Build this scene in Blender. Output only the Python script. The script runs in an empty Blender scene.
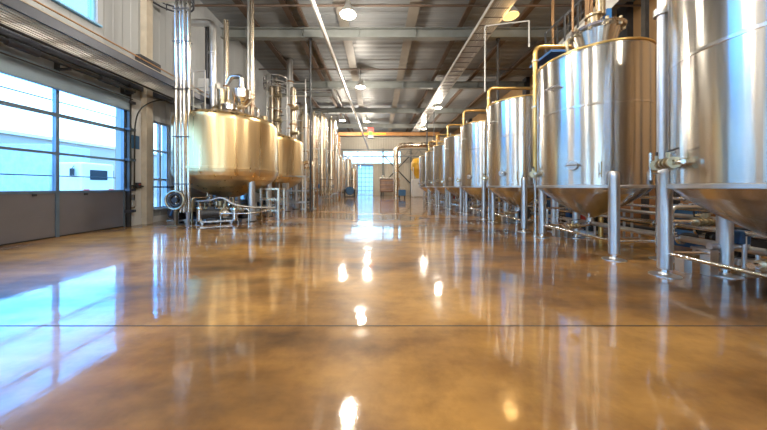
import bpy, math, random
from mathutils import Vector, Matrix
random.seed(7)
S = bpy.context.scene
C = S.collection
PI = math.pi

# ------------------------------------------------------------------ helpers
class MB:
    """collects shapes into one mesh"""
    def __init__(s): s.v = []; s.f = []; s.marks = []
    def _add(s, vs, fs):
        s.marks.append((len(s.v), len(s.f)));
        o = len(s.v); s.v += [tuple(v) for v in vs]; s.f += [tuple(i + o for i in f) for f in fs]; return s
    def box(s, x0, x1, y0, y1, z0, z1):
        vs = [(x0,y0,z0),(x1,y0,z0),(x1,y1,z0),(x0,y1,z0),(x0,y0,z1),(x1,y0,z1),(x1,y1,z1),(x0,y1,z1)]
        return s._add(vs, [(0,3,2,1),(4,5,6,7),(0,1,5,4),(1,2,6,5),(2,3,7,6),(3,0,4,7)])
    def cbox(s, c, sz, rot=None):
        m = rot if rot else Matrix.Identity(3)
        vs = []
        for dz in (-.5,.5):
            for dx, dy in ((-.5,-.5),(.5,-.5),(.5,.5),(-.5,.5)):
                vs.append(Vector(c) + m @ Vector((dx*sz[0], dy*sz[1], dz*sz[2])))
        return s._add(vs, [(0,3,2,1),(4,5,6,7),(0,1,5,4),(1,2,6,5),(2,3,7,6),(3,0,4,7)])
    def beam(s, a, b, w, h):
        a, b = Vector(a), Vector(b); d = (b-a).normalized()
        up = Vector((0,0,1)) if abs(d.z) < .95 else Vector((0,1,0))
        x = d.cross(up).normalized(); z = x.cross(d).normalized()
        vs = []
        for p in (a, b):
            for i, j in ((-.5,-.5),(.5,-.5),(.5,.5),(-.5,.5)): vs.append(p + x*w*i + z*h*j)
        return s._add(vs, [(0,1,2,3),(7,6,5,4),(0,4,5,1),(1,5,6,2),(2,6,7,3),(3,7,4,0)])
    def cyl(s, a, b, r, r2=None, n=16):
        a, b = Vector(a), Vector(b); r2 = r if r2 is None else r2
        d = (b-a).normalized(); up = Vector((0,0,1)) if abs(d.z) < .95 else Vector((1,0,0))
        x = d.cross(up).normalized(); y = d.cross(x).normalized()
        vs = []
        for p, q in ((a, r), (b, r2)):
            for i in range(n):
                t = 2*PI*i/n; vs.append(p + (x*math.cos(t) + y*math.sin(t))*q)
        fs = [(i, (i+1)%n, n+(i+1)%n, n+i) for i in range(n)]
        fs += [tuple(range(n-1,-1,-1)), tuple(range(n, 2*n))]
        return s._add(vs, fs)
    def tube(s, pts, r, n=12, bend=None):
        pts = [Vector(p) for p in pts]
        if bend:                                   # round off corners
            q = [pts[0]]
            for i in range(1, len(pts)-1):
                p0, p1, p2 = pts[i-1], pts[i], pts[i+1]
                b = min(bend, (p1-p0).length*.49, (p2-p1).length*.49)
                A = p1 + (p0-p1).normalized()*b; B = p1 + (p2-p1).normalized()*b
                for k in range(6):
                    t = k/5; q.append((1-t)**2*A + 2*t*(1-t)*p1 + t*t*B)
            q.append(pts[-1]); pts = q
        vs = []; x = None
        for i, p in enumerate(pts):
            d = (pts[min(i+1,len(pts)-1)] - pts[max(i-1,0)]).normalized()
            if x is None:
                up = Vector((0,0,1)) if abs(d.z) < .9 else Vector((1,0,0)); x = d.cross(up).normalized()
            else:
                x = (x - d*x.dot(d)).normalized()
            y = d.cross(x)
            for k in range(n):
                t = 2*PI*k/n; vs.append(p + (x*math.cos(t) + y*math.sin(t))*r)
        m = len(pts)
        fs = [(i*n+k, i*n+(k+1)%n, (i+1)*n+(k+1)%n, (i+1)*n+k) for i in range(m-1) for k in range(n)]
        fs += [tuple(range(n-1,-1,-1)), tuple(range((m-1)*n, m*n))]
        return s._add(vs, fs)
    def lathe(s, prof, c=(0,0,0), n=48, cap=True):
        vs = []; q = [prof[0]]                     # support loops keep long straight walls flat
        for (r0, z0), (r1, z1) in zip(prof, prof[1:]):
            L = math.hypot(r1-r0, z1-z0)
            if L > .12:
                t = .025/L
                q += [(r0+(r1-r0)*t, z0+(z1-z0)*t), (r1+(r0-r1)*t, z1+(z0-z1)*t)]
            q.append((r1, z1))
        prof = q
        for r, z in prof:
            for k in range(n):
                t = 2*PI*k/n; vs.append((c[0]+r*math.cos(t), c[1]+r*math.sin(t), c[2]+z))
        m = len(prof)
        fs = [(i*n+k, i*n+(k+1)%n, (i+1)*n+(k+1)%n, (i+1)*n+k) for i in range(m-1) for k in range(n)]
        if cap:
            if prof[0][0] > 1e-4: fs.append(tuple(range(n-1,-1,-1)))
            if prof[-1][0] > 1e-4: fs.append(tuple(range((m-1)*n, m*n)))
        return s._add(vs, fs)
    def torus(s, c, R, r, axis='z', n=32, m=8, a0=0, a1=2*PI):
        pts = []
        full = abs(a1-a0-2*PI) < 1e-3
        for i in range(n + (0 if full else 1)):
            t = a0 + (a1-a0)*i/n
            u, w = math.cos(t)*R, math.sin(t)*R
            pts.append(Vector(c) + Vector({'z':(u,w,0),'x':(0,u,w),'y':(u,0,w)}[axis]))
        if full:
            vs = []
            ax = Vector({'z':(0,0,1),'x':(1,0,0),'y':(0,1,0)}[axis])
            for p in pts:
                o = (p-Vector(c)).normalized()
                for k in range(m):
                    t = 2*PI*k/m; vs.append(p + (o*math.cos(t) + ax*math.sin(t))*r)
            fs = [(i*m+k, i*m+(k+1)%m, ((i+1)%n)*m+(k+1)%m, ((i+1)%n)*m+k) for i in range(n) for k in range(m)]
            return s._add(vs, fs)
        return s.tube(pts, r, m)
    def obj(s, name, mat, parent=None, smooth=True, bevel=0, label=None):
        me = bpy.data.meshes.new(name); me.from_pydata(s.v, [], s.f); me.validate(); me.update()
        import bmesh
        bm = bmesh.new(); bm.from_mesh(me); bmesh.ops.recalc_face_normals(bm, faces=bm.faces)
        if bevel:
            es = [e for e in bm.edges if len(e.link_faces) == 2 and e.calc_face_angle(0) > .6]
            bmesh.ops.bevel(bm, geom=es, offset=bevel, segments=2, affect='EDGES', profile=.5)
        bm.to_mesh(me); bm.free()
        if smooth:
            me.polygons.foreach_set('use_smooth', [True]*len(me.polygons))
            me.set_sharp_from_angle(angle=math.radians(38))
        me.materials.append(mat)
        o = bpy.data.objects.new(name, me); C.objects.link(o)
        if parent: o.parent = parent
        if label: o['label'] = label
        return o

def parts(mb, name, mat, parent, smooth=True, bevel=0):
    """every shape collected in mb becomes a part of its own"""
    ends = mb.marks[1:] + [(len(mb.v), len(mb.f))]
    for (v0, f0), (v1, f1) in zip(mb.marks, ends):
        m = MB(); m.v = mb.v[v0:v1]; m.f = [tuple(i-v0 for i in f) for f in mb.f[f0:f1]]
        m.obj(name, mat, parent, smooth, bevel)
def tag(o, label, cat, group=None):
    o['label'] = label; o['category'] = cat
    if group: o['group'] = group
    return o
def thing(name, label, cat, loc=(0,0,0), group=None, rz=0):
    o = bpy.data.objects.new(name, None); C.objects.link(o); o.location = loc; o.rotation_euler = (0,0,rz)
    o.empty_display_size = .1
    return tag(o, label, cat, group)
def struct(name, mb, mat, smooth=False, parent=None):
    o = mb.obj(name, mat, parent, smooth)
    if not parent: o['kind'] = 'structure'
    return o
def dup(root, loc, label, group=None, rz=None):
    def cp(o, par):
        c = o.copy(); C.objects.link(c); c.parent = par
        for ch in list(o.children): cp(ch, c)
        return c
    r = cp(root, None); r.location = loc; r['label'] = label
    if rz is not None: r.rotation_euler = (0,0,rz)
    if group: r['group'] = group
    return r
F = 250.0
def P(px, py, Y): return Vector(((px-378)/F*Y, Y, 1.3+(187-py)/F*Y))

# ------------------------------------------------------------------ materials
def new_mat(name):
    m = bpy.data.materials.new(name); m.use_nodes = True
    nt = m.node_tree; b = nt.nodes['Principled BSDF']
    return m, nt, b
def N(nt, t, **kw):
    n = nt.nodes.new(t)
    for k, v in kw.items(): setattr(n, k, v)
    return n
def mapped(nt, scale, coord='Object'):
    tc = N(nt, 'ShaderNodeTexCoord'); mp = N(nt, 'ShaderNodeMapping'); mp.inputs['Scale'].default_value = scale
    nt.links.new(tc.outputs[coord], mp.inputs['Vector']); return mp.outputs['Vector']
def noise(nt, vec, scale, detail=4, rough=.5):
    n = N(nt, 'ShaderNodeTexNoise'); n.inputs['Scale'].default_value = scale
    n.inputs['Detail'].default_value = detail; n.inputs['Roughness'].default_value = rough
    nt.links.new(vec, n.inputs['Vector']); return n.outputs['Fac']
def ramp(nt, fac, stops):
    r = N(nt, 'ShaderNodeValToRGB'); el = r.color_ramp.elements
    while len(el) < len(stops): el.new(.5)
    for e, (p, c) in zip(el, stops): e.position = p; e.color = (*c, 1) if len(c) == 3 else c
    nt.links.new(fac, r.inputs['Fac']); return r.outputs['Color']
def maprange(nt, fac, a, b, c, d):
    r = N(nt, 'ShaderNodeMapRange')
    for i, v in zip(('From Min','From Max','To Min','To Max'), (a,b,c,d)): r.inputs[i].default_value = v
    nt.links.new(fac, r.inputs['Value']); return r.outputs['Result']
def bump(nt, b, h, strength, dist=.01):
    n = N(nt, 'ShaderNodeBump'); n.inputs['Strength'].default_value = strength; n.inputs['Distance'].default_value = dist
    nt.links.new(h, n.inputs['Height']); nt.links.new(n.outputs['Normal'], b.inputs['Normal'])

def paint(name, col, rough=.5, metal=0, var=.12, scale=3.0, bmp=0):
    m, nt, b = new_mat(name)
    v = mapped(nt, (1,1,1)); f = noise(nt, v, scale, 5)
    lo = tuple(c*(1-var) for c in col); hi = tuple(min(1, c*(1+var)) for c in col)
    nt.links.new(ramp(nt, f, [(.3, lo), (.7, hi)]), b.inputs['Base Color'])
    b.inputs['Roughness'].default_value = rough; b.inputs['Metallic'].default_value = metal
    if bmp: bump(nt, b, noise(nt, v, scale*20, 3), bmp)
    return m
def brushed(name, col, rough=.22, aniso=.6, var=.1, bm=.25):
    m, nt, b = new_mat(name)
    v = mapped(nt, (5,5,.12)); f = noise(nt, v, 1.3, 4)
    lo = tuple(c*(1-var) for c in col)
    nt.links.new(ramp(nt, f, [(.3, lo), (.7, col)]), b.inputs['Base Color'])
    b.inputs['Metallic'].default_value = 1
    nt.links.new(maprange(nt, f, .3, .7, rough*.8, rough*1.25), b.inputs['Roughness'])
    b.inputs['Anisotropic'].default_value = aniso; b.inputs['Anisotropic Rotation'].default_value = 0.25
    t = N(nt, 'ShaderNodeTangent'); t.direction_type = 'RADIAL'; t.axis = 'Z'
    nt.links.new(t.outputs['Tangent'], b.inputs['Tangent'])
    v2 = mapped(nt, (1,1,.06)); bump(nt, b, noise(nt, v2, 3.0, 3), bm, .03)
    return m
M = {}
M['tank'] = brushed('brushed stainless', (.70,.68,.65), .22, .85, .14, .35)
M['kettle'] = brushed('warm kettle steel', (.88,.67,.37), .32, .6)
M['copper_dome'] = brushed('golden kettle dome', (.93,.62,.22), .28, .3)
M['tall_tank'] = brushed('warm tank steel', (.80,.70,.56), .26, .7)
M['pipe'] = paint('polished pipe', (.74,.73,.71), .18, 1, .06, 6)
M['leg'] = paint('leg steel', (.66,.67,.68), .36, 1, .08, 5)
M['gold_pipe'] = paint('yellow pipe', (.86,.60,.22), .28, .9, .1, 4)
M['brass'] = paint('valve brass', (.50,.42,.28), .32, 1, .25, 14)
M['dark_metal'] = paint('dark metal', (.055,.058,.065), .45, .5, .2, 5)
M['rubber'] = paint('black rubber', (.02,.02,.02), .6)
M['motor_blue'] = paint('blue motor paint', (.05,.16,.36), .35)
M['rail_blue'] = paint('blue rail paint', (.03,.15,.42), .4)
M['beam'] = paint('beam paint', (.20,.215,.21), .5, 0, .12, 1.5)
M['purlin'] = paint('purlin steel', (.11,.075,.055), .5, 0, .2, 1.2)
M['light_purlin'] = paint('light purlin', (.28,.26,.23), .5, 0, .15, 1.2)
M['tray'] = paint('galvanised tray', (.60,.60,.58), .4, .3, .1, 3)
M['orange'] = paint('crane orange', (.50,.24,.07), .45, 0, .15, 2)
M['yellow'] = paint('machine yellow', (.80,.47,.05), .4)
M['wood'] = paint('pale brown board', (.42,.21,.09), .6, 0, .3, 1.3)
M['box_brown'] = paint('brown vat', (.25,.16,.12), .35, .5, .2, 2)
M['white'] = paint('white paint', (.82,.84,.86), .35, 0, .04)
M['grey_plastic'] = paint('grey box', (.35,.36,.37), .4)
M['red'] = paint('red', (.65,.06,.04), .4)
M['door_frame'] = paint('door frame aluminium', (.16,.24,.34), .35, .6, .1, 4)
M['door_panel'] = paint('door panel', (.20,.20,.23), .32, .4, .07, 1.2)
M['header'] = paint('door header', (.22,.30,.38), .35, .4, .12, 1.0)
M['wframe'] = paint('window frame', (.50,.62,.74), .4)
M['blueframe'] = paint('blue window frame', (.22,.50,.78), .4)
M['pilaster'] = paint('beige column', (.50,.45,.37), .5)
M['wall_low'] = paint('lower wall', (.64,.68,.72), .5, 0, .06, 1.2)
M['asphalt'] = paint('yard concrete', (.34,.30,.26), .8)
M['ext'] = paint('pale building', (.50,.38,.30), .6, 0, .06, .3)
M['bracket'] = paint('bronze trim', (.40,.23,.11), .4, .4)

# corrugated wall
def corrugated(name, col, axis, period, depth=.5, var=.1, rough=.5):
    m, nt, b = new_mat(name)
    v = mapped(nt, (1,1,1)); f = noise(nt, v, .6, 4)
    lo = tuple(c*(1-var) for c in col)
    nt.links.new(ramp(nt, f, [(.3, lo), (.7, col)]), b.inputs['Base Color'])
    w = N(nt, 'ShaderNodeTexWave'); w.wave_type = 'BANDS'; w.bands_direction = axis
    w.inputs['Scale'].default_value = .314/period*1.0; w.inputs['Distortion'].default_value = 0
    nt.links.new(v, w.inputs['Vector'])
    c = ramp(nt, w.outputs['Fac'], [(.35,(0,0,0)),(.6,(1,1,1))])
    bump(nt, b, c, depth, .04); b.inputs['Roughness'].default_value = rough
    return m
M['wall'] = corrugated('upper wall panels', (.41,.44,.47), 'Y', .55, .35)
M['far_wall'] = corrugated('far wall panels', (.58,.54,.46), 'X', .4, .4)
M['right_wall'] = corrugated('right wall boards', (.46,.28,.13), 'Y', .8, .35, .25)
M['deck'] = corrugated('roof deck', (.27,.29,.31), 'Y', .5, .9)
M['canopy'] = paint('canopy steel', (.075,.085,.11), .4, .5)

# floor : sealed brown concrete under a wet clear coat
def floor_mat():
    m, nt, b = new_mat('sealed brown concrete floor')
    v = mapped(nt, (.45,1.0,1)); v2 = mapped(nt, (1,1,1)); v3 = mapped(nt, (.35,1.6,1))
    a = noise(nt, v, .52, 7, .58); c = noise(nt, v2, 2.2, 8, .68)
    col = ramp(nt, a, [(.38,(.085,.044,.018)), (.47,(.27,.130,.036)), (.57,(.50,.255,.062)), (.68,(.66,.36,.10))])
    col2 = ramp(nt, c, [(.33,(.50,.46,.44)), (.55,(1,1,1))])
    mx = N(nt, 'ShaderNodeMix', data_type='RGBA', blend_type='MULTIPLY'); mx.inputs[0].default_value = .65
    nt.links.new(col, mx.inputs[6]); nt.links.new(col2, mx.inputs[7]); nt.links.new(mx.outputs[2], b.inputs['Base Color'])
    s = noise(nt, v3, 1.1, 7, .68)
    nt.links.new(maprange(nt, s, .35, .65, .28, .45), b.inputs['Roughness'])
    b.inputs['IOR'].default_value = 1.5
    b.inputs['Specular IOR Level'].default_value = .2
    b.inputs['Coat Weight'].default_value = 1; b.inputs['Coat IOR'].default_value = 1.5
    nt.links.new(maprange(nt, s, .42, .60, .02, .13), b.inputs['Coat Roughness'])
    h1 = noise(nt, mapped(nt, (1,.55,1)), 5.5, 4, .55)
    bn = N(nt, 'ShaderNodeBump'); bn.inputs['Strength'].default_value = .12; bn.inputs['Distance'].default_value = .012
    nt.links.new(h1, bn.inputs['Height']); nt.links.new(bn.outputs['Normal'], b.inputs['Normal'])
    nt.links.new(bn.outputs['Normal'], b.inputs['Coat Normal'])
    return m
M['floor'] = floor_mat()

def glass_mat(name, tint=(.92,.98,1)):
    m = bpy.data.materials.new(name); m.use_nodes = True; nt = m.node_tree; nt.nodes.clear()
    o = N(nt, 'ShaderNodeOutputMaterial'); mix = N(nt, 'ShaderNodeMixShader')
    t = N(nt, 'ShaderNodeBsdfTransparent'); t.inputs['Color'].default_value = (*tint, 1)
    g = N(nt, 'ShaderNodeBsdfGlossy'); g.inputs['Roughness'].default_value = .02
    lw = N(nt, 'ShaderNodeFresnel'); lw.inputs['IOR'].default_value = 1.35
    ge = N(nt, 'ShaderNodeNewGeometry'); inv = N(nt, 'ShaderNodeMath', operation='SUBTRACT'); inv.inputs[0].default_value = 1
    nt.links.new(ge.outputs['Backfacing'], inv.inputs[1])
    mu = N(nt, 'ShaderNodeMath', operation='MULTIPLY'); nt.links.new(lw.outputs[0], mu.inputs[0]); nt.links.new(inv.outputs[0], mu.inputs[1])
    nt.links.new(mu.outputs[0], mix.inputs[0]); nt.links.new(t.outputs[0], mix.inputs[1]); nt.links.new(g.outputs[0], mix.inputs[2])
    nt.links.new(mix.outputs[0], o.inputs['Surface']); return m
M['glass'] = glass_mat('window glass', (.80,.93,1))
M['dark_glass'] = paint('dark windscreen', (.02,.03,.04), .1)
def emit(name, col, s):
    m = bpy.data.materials.new(name); m.use_nodes = True; nt = m.node_tree; nt.nodes.clear()
    o = N(nt, 'ShaderNodeOutputMaterial'); e = N(nt, 'ShaderNodeEmission')
    e.inputs['Color'].default_value = (*col, 1); e.inputs['Strength'].default_value = s
    nt.links.new(e.outputs[0], o.inputs['Surface']); return m
M['lamp'] = emit('lamp lens', (1,.86,.60), 30)
M['amber_lens'] = emit('amber lamp lens', (1,.55,.12), 3)
M['green_lamp'] = emit('green exit light', (.30,1,.15), 1.6)
M['amber_strip'] = emit('amber strip light', (1,.42,.05), 2.2)

# ------------------------------------------------------------------ the room
XL, XR, YB, YF, ZT = -8.3, 12.0, -12.0, 40.0, 10.0
struct('floor', MB().box(XL-.3, XR+.3, YB-.3, YF+.3, -.3, 0), M['floor'])
tag(MB().box(XL+.02, XR-.02, 2.333, 2.347, 0.0005, .0012).obj('expansion_joint', M['rubber']), 'thin dark expansion joint running straight across the glossy floor', 'floor joint')
struct('ceiling', MB().box(XL-.3, XR+.3, YB-.3, YF+.3, ZT, ZT+.2), M['deck'])

# left wall with openings
def wall_holes(name, x0, x1, y0, y1, z0, z1, holes, mat):
    ys = sorted({y0, y1} | {h[0] for h in holes} | {h[1] for h in holes})
    zs = sorted({z0, z1} | {h[2] for h in holes} | {h[3] for h in holes})
    mb = MB()
    for a, b in zip(ys, ys[1:]):
        run = None
        for c, d in zip(zs, zs[1:]):
            my, mz = (a+b)/2, (c+d)/2
            if any(h[0] < my < h[1] and h[2] < mz < h[3] for h in holes):
                if run: mb.box(x0, x1, a, b, *run); run = None
            else: run = (run[0], d) if run else (c, d)
        if run: mb.box(x0, x1, a, b, *run)
    return struct(name, mb, mat)
DOORS = [(3.04, 8.2), (-3.6, 1.56), (-10.2, -5.04)]
WIN = [(9.25, 9.95, .5, 3.75), (12.6, 13.3-.3, .5, 3.75), (14.6, 15.6, .5, 3.75)]
HI = [(4.0, 7.4, 6.1, 8.6), (-2.6, 0.8, 6.1, 8.6)]
holes = [(a, b, 0, 4.05) for a, b in DOORS] + WIN + HI
wall_holes('wall_left', XL-.3, XL, YB-.3, YF+.3, 0, ZT, holes, M['wall'])
struct('wall_right', MB().box(XR, XR+.3, YB-.3, YF+.3, 0, ZT), M['right_wall'])

# back wall (behind the camera) with a band of windows
def wall_holes_y(name, y0, y1, holes, mat):
    xs = sorted({XL-.3, XR+.3} | {h[0] for h in holes} | {h[1] for h in holes})
    zs = sorted({0, ZT} | {h[2] for h in holes} | {h[3] for h in holes})
    mb = MB()
    for a, b in zip(xs, xs[1:]):
        for c, d in zip(zs, zs[1:]):
            if not any(h[0] < (a+b)/2 < h[1] and h[2] < (c+d)/2 < h[3] for h in holes): mb.box(a, b, y0, y1, c, d)
    return struct(name, mb, mat)
BW = [(-6, -2.5, 1, 5.5), (-1, 2.5, 1, 5.5)]
wall_holes_y('wall_back', YB-.3, YB, BW, M['far_wall'])
FD = (-3.3, -.8, 0, 4.9)
FW = [(-5.6, 3.6, 5.1, 7.0)]
wall_holes_y('wall_far', YF, YF+.3, [FD]+FW, M['far_wall'])

nwin = [0]
def window_x(y0, y1, z0, z1, ny, nz, mat, fw=.05):
    """window in the left wall"""
    nwin[0] += 1
    mb = MB(); X0, X1 = XL-.16, XL-.06
    for k in range(ny+1):
        y = y0+(y1-y0)*k/ny; w = fw if k in (0, ny) else fw*.7
        mb.box(X0, X1, max(y0, y-w), min(y1, y+w), z0, z1)
    for k in range(nz+1):
        z = z0+(z1-z0)*k/nz; w = fw if k in (0, nz) else fw*.7
        mb.box(X0+.01, X1-.01, y0, y1, max(z0, z-w), min(z1, z+w))
    o = struct('window_%d' % nwin[0], mb, mat)
    MB().box(XL-.12, XL-.11, y0+.02, y1-.02, z0+.02, z1-.02).obj('pane', M['glass'], o, False)
    MB().box(XL-.05, XL+.10, y0-.05, y1+.05, z0-.05, z0).obj('window_sill', mat, o, False)
    return o
for w in WIN: window_x(*w, 2, 3, M['wframe'])
for w in HI: window_x(*w, 4, 1, M['blueframe'], .06)
for (a, b, c, d) in BW + FW:
    nwin[0] += 1
    y = YB-.15 if (a, b, c, d) in BW else YF+.12
    mb = MB(); nx = int((b-a)/1.15)
    for k in range(nx+1):
        x = a+(b-a)*k/nx; mb.box(max(a, x-.04), min(b, x+.04), y-.05, y+.05, c, d)
    nz = 4 if (a, b, c, d) in BW else 2
    for k in range(nz+1):
        z = c+(d-c)*k/nz; mb.box(a, b, y-.04, y+.04, max(c, z-.04), min(d, z+.04))
    o = struct('window_%d' % nwin[0], mb, M['wframe'])
    MB().box(a+.02, b-.02, y-.005, y+.005, c+.02, d-.02).obj('pane', M['glass'], o, False)

# sectional garage doors
def garage(n, y0, y1):
    X0, X1 = XL-.10, XL-.02
    mb = MB(); nb = 3; w = (y1-y0)/nb
    for k in range(nb+1):
        y = y0+w*k; mb.box(X0, X1+.02, max(y0, y-.035), min(y1, y+.035), 0, 4.05)
    for z, h in ((1.17,.035), (2.17,.03), (3.17,.045), (3.98,.07)):
        mb.box(X0+.005, X1+.015, y0, y1, z-h, z+h)
    o = struct('door_%d' % n, mb, M['door_frame'])
    for k in range(nb):
        a, b = y0+w*k+.035, y0+w*(k+1)-.035
        MB().box(X0+.02, X1-.01, a, b, .03, 1.135).box(X1-.01, X1-.006, a, b, .05, .575).box(X1-.01, X1-.006, a, b, .59, 1.12).obj('door_panel', M['door_panel'], o, False)
        for z0, z1 in ((1.205,2.14),(2.20,3.125),(3.215,3.91)):
            MB().box(X0+.035, X0+.045, a, b, z0, z1).obj('glass_pane', M['glass'], o, False)
    MB().box(X0, X1+.01, y0, y1, .0, .03).obj('bottom_seal', M['rubber'], o, False)
    hd = MB()
    for k in range(4): hd.cbox((X1+.03, y0+w*.5+k*w*.62, 1.10), (.03,.07,.05))
    hd.obj('latch', M['dark_metal'], o, False)
for i, (a, b) in enumerate(DOORS): garage(i+1, a, b)
# header and lintel over the doors
for i, (a, b) in enumerate(DOORS):
    hd = thing('door_header', ['pale blue steel header boxing above the large glazed garage door',
        'pale blue steel header boxing over the garage door beside the camera', 'pale blue steel header boxing over the garage door behind the camera'][i], 'door header', (XL, a, 4.05))
    m = MB(); L = b-a
    m.box(.01, .14, -.1, L+.05, -.25, .22)
    m.obj('header_box', M['header'], hd, False, .01)
    MB().cyl((.32, -.05, .38), (.32, L, .38), .055, n=20).obj('torsion_shaft', M['dark_metal'], hd)
    MB().cyl((.25, -.05, .12), (.25, L, .12), .018).obj('lower_rod', M['dark_metal'], hd)
    m = MB()
    for t in (.15, .5, .85): m.cyl((.32, L*t-.25, .38), (.32, L*t+.25, .38), .085, n=20)
    parts(m, 'spring', M['canopy'], hd)
    m = MB()
    for t in (.02, .33, .66, .98): m.box(0.01, .36, L*t-.03, L*t+.03, .26, .31).box(.01,.04, L*t-.05, L*t+.05, .2,.5)
    parts(m, 'bearing_bracket', M['dark_metal'], hd, False)

# far door
mb = MB(); a, b = FD[0], FD[1]
for k in range(5):
    x = a+(b-a)*k/4; mb.box(max(a, x-.04), min(b, x+.04), YF+.05, YF+.13, 0, 4.9)
for k in range(8):
    z = 4.9*k/7; mb.box(a, b, YF+.055, YF+.125, max(0, z-.04), min(4.9, z+.04))
o = struct('door_4', mb, M['door_frame'])
MB().box(a+.02, b-.02, YF+.085, YF+.095, .02, 4.88).obj('glass_pane', M['glass'], o, False)

# pilasters, baseboard
k = 1
for y in (8.85, 15.9, 20.0, 26.7, 33.3):
    struct('trim_%d' % k, MB().box(XL, XL+.22, y-.12, y+.12, 0, ZT), M['pilaster']); k += 1
for i, y in enumerate((-8, -4, 0, 4, 8, 12, 16, 20, 26, 32)):  # right-wall pilasters, added so the tanks reflect dark vertical streaks
    struct('trim_%d' % (10+i), MB().box(XR-.3, XR, y-.25, y+.25, 0, ZT), M['dark_metal'])
struct('baseboard_left', MB().box(XL, XL+.05, 8.3, YF, 0, .22).box(XL, XL+.05, 1.6, 3.0, 0, .22), M['wall_low'])
# lower wall cladding
struct('trim_6', MB().box(XL, XL+.03, 8.25, 9.2, .22, 4.3).box(XL, XL+.03, 10.0, 12.55, .22, 4.3).box(XL,XL+.03, 1.6,3.0,.22,4.3), M['wall_low'])
struct('baseboard_right', MB().box(XR-.05, XR, YB, YF, 0, .25), M['dark_metal'])

# ------------------------------------------------------------------ roof steel
NTH = ['nearest the camera', 'second from the camera', 'third from the camera', 'fourth from the camera', 'above the far end wall']
for i, y in enumerate((-6.9, -.1, 6.6, 13.3, 20.0, 26.7, 33.3, 39.0)):
    mb = MB()
    mb.box(XL+.01, XR-.01, y-.16, y+.16, 9.18, 9.22).box(XL+.01, XR-.01, y-.16, y+.16, 9.66, 9.70).box(XL+.01, XR-.01, y-.015, y+.015, 9.2, 9.68)
    for x in range(-7, 12, 3): mb.box(x-.01, x+.01, y-.15, y+.15, 9.22, 9.66)
    nm = ['behind the camera, rearmost', 'just behind the camera', 'just above the top of the view'] + NTH
    tag(mb.obj('roof_beam', M['beam'], smooth=False), 'grey steel I-beam across the roof, ' + nm[i], 'roof beam', 'steel cross beams under the roof')
PUR = [(-6.4, .16, 'purlin', 'dark brown roof purlin closest to the left wall'),
       (-4.35, .14, 'purlin', 'dark brown roof purlin left of the thin hanging pipe'),
       (-3.75, .07, 'purlin', 'slim dark roof purlin just right of a wider dark one'),
       (-1.75, .26, 'light_purlin', 'broad pale roof purlin above the central row of lamps'),
       (1.7, .26, 'light_purlin', 'broad pale roof purlin between lamps and cable tray'),
       (4.3, .12, 'purlin', 'dark roof purlin just left of the silver cable tray'),
       (7.2, .14, 'purlin', 'dark roof purlin right of the silver cable tray'),
       (9.6, .14, 'purlin', 'dark roof purlin above the right-hand tanks')]
for x, w, mt, lb in PUR:
    tag(MB().box(x-w, x+w, YB, YF, 9.70, 9.74).box(x-w*.25, x+w*.25, YB, YF, 9.74, 9.985).obj('roof_purlin', M[mt], smooth=False), lb, 'purlin', 'long roof purlins')

# cable tray of ribs
ct = thing('cable_tray', 'silver ribbed cable tray running lengthwise under the roof beams', 'cable tray', (5.15, 0, 8.95))
mb = MB()
for x in (-.44, .44): mb.box(x-.02, x+.02, -8, 38.5, -.09, .09)
parts(mb, 'side_rail', M['tray'], ct, False)
mb = MB()
for k in range(9): mb.cyl((-.38+k*.095, -8, -.05), (-.38+k*.095, 38.5, -.05), .034, n=6)
parts(mb, 'cable', M['tray'], ct)
mb = MB()
for k in range(80): mb.box(-.43, .43, -8+k*.58, -7.96+k*.58, -.085, -.06)
mb.obj('rung', M['dark_metal'], ct, False)['kind'] = 'stuff'
mb = MB()
for y in (-.1, 6.6, 13.3, 20, 26.7, 33.3):
    for x in (-.45, .45): mb.cyl((x, y, .05), (x, y, .24), .012)
parts(mb, 'hanger_rod', M['dark_metal'], ct)

# thin sloping pipe and cross conduits
a, b = Vector((-2.68, 10.16, 8.9)), Vector((-1.5, 38, 7.2)); d = (b-a)/(27.84)
tag(MB().cyl(a-d*2, b, .10, n=16).obj('sloping_pipe', M['tray']), 'long thin silver pipe sloping away below the roof beams', 'pipe')
for y, z, lb in ((11.3, 9.5, 'thin dark conduit across the roof nearest the camera'), (17.4, 9.5, 'thin dark conduit across the roof farther back')):
    tag(MB().cyl((XL, y, z), (XR, y, z), .045).obj('roof_conduit', M['purlin']), lb, 'conduit', 'cross conduits')
def drop(px, Y, z0, z1, r, mat, lb, nm='drop_pipe'):
    x = (px-378)/F*Y
    mb = MB().cyl((x, Y, z0), (x, Y, z1), r)
    mb.cyl((x, Y, z0), (x, Y, z0+.05), r*1.8).cyl((x, Y, z1-.05), (x, Y, z1), r*1.8)
    return tag(mb.obj(nm, M[mat]), lb, 'pipe')
drop(310.5, 13.3, 0, 9.18, .055, 'dark_metal', 'thin dark vertical pipe left of the central aisle under a beam')
drop(498, 13.3, 0, 9.18, .06, 'dark_metal', 'thin dark vertical pipe rising behind the third large right tank')
drop(553, 9.4, 0, 9.95, .045, 'bracket', 'thin brown vertical pipe behind the hopper-topped tank, left side')
drop(427, 27.5, 0, 9.6, .07, 'dark_metal', 'dark thin post in the far right part of the hall')
drop(434, 25.5, 0, 9.6, .05, 'dark_metal', 'dark thin post close by a second one, far right')

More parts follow.
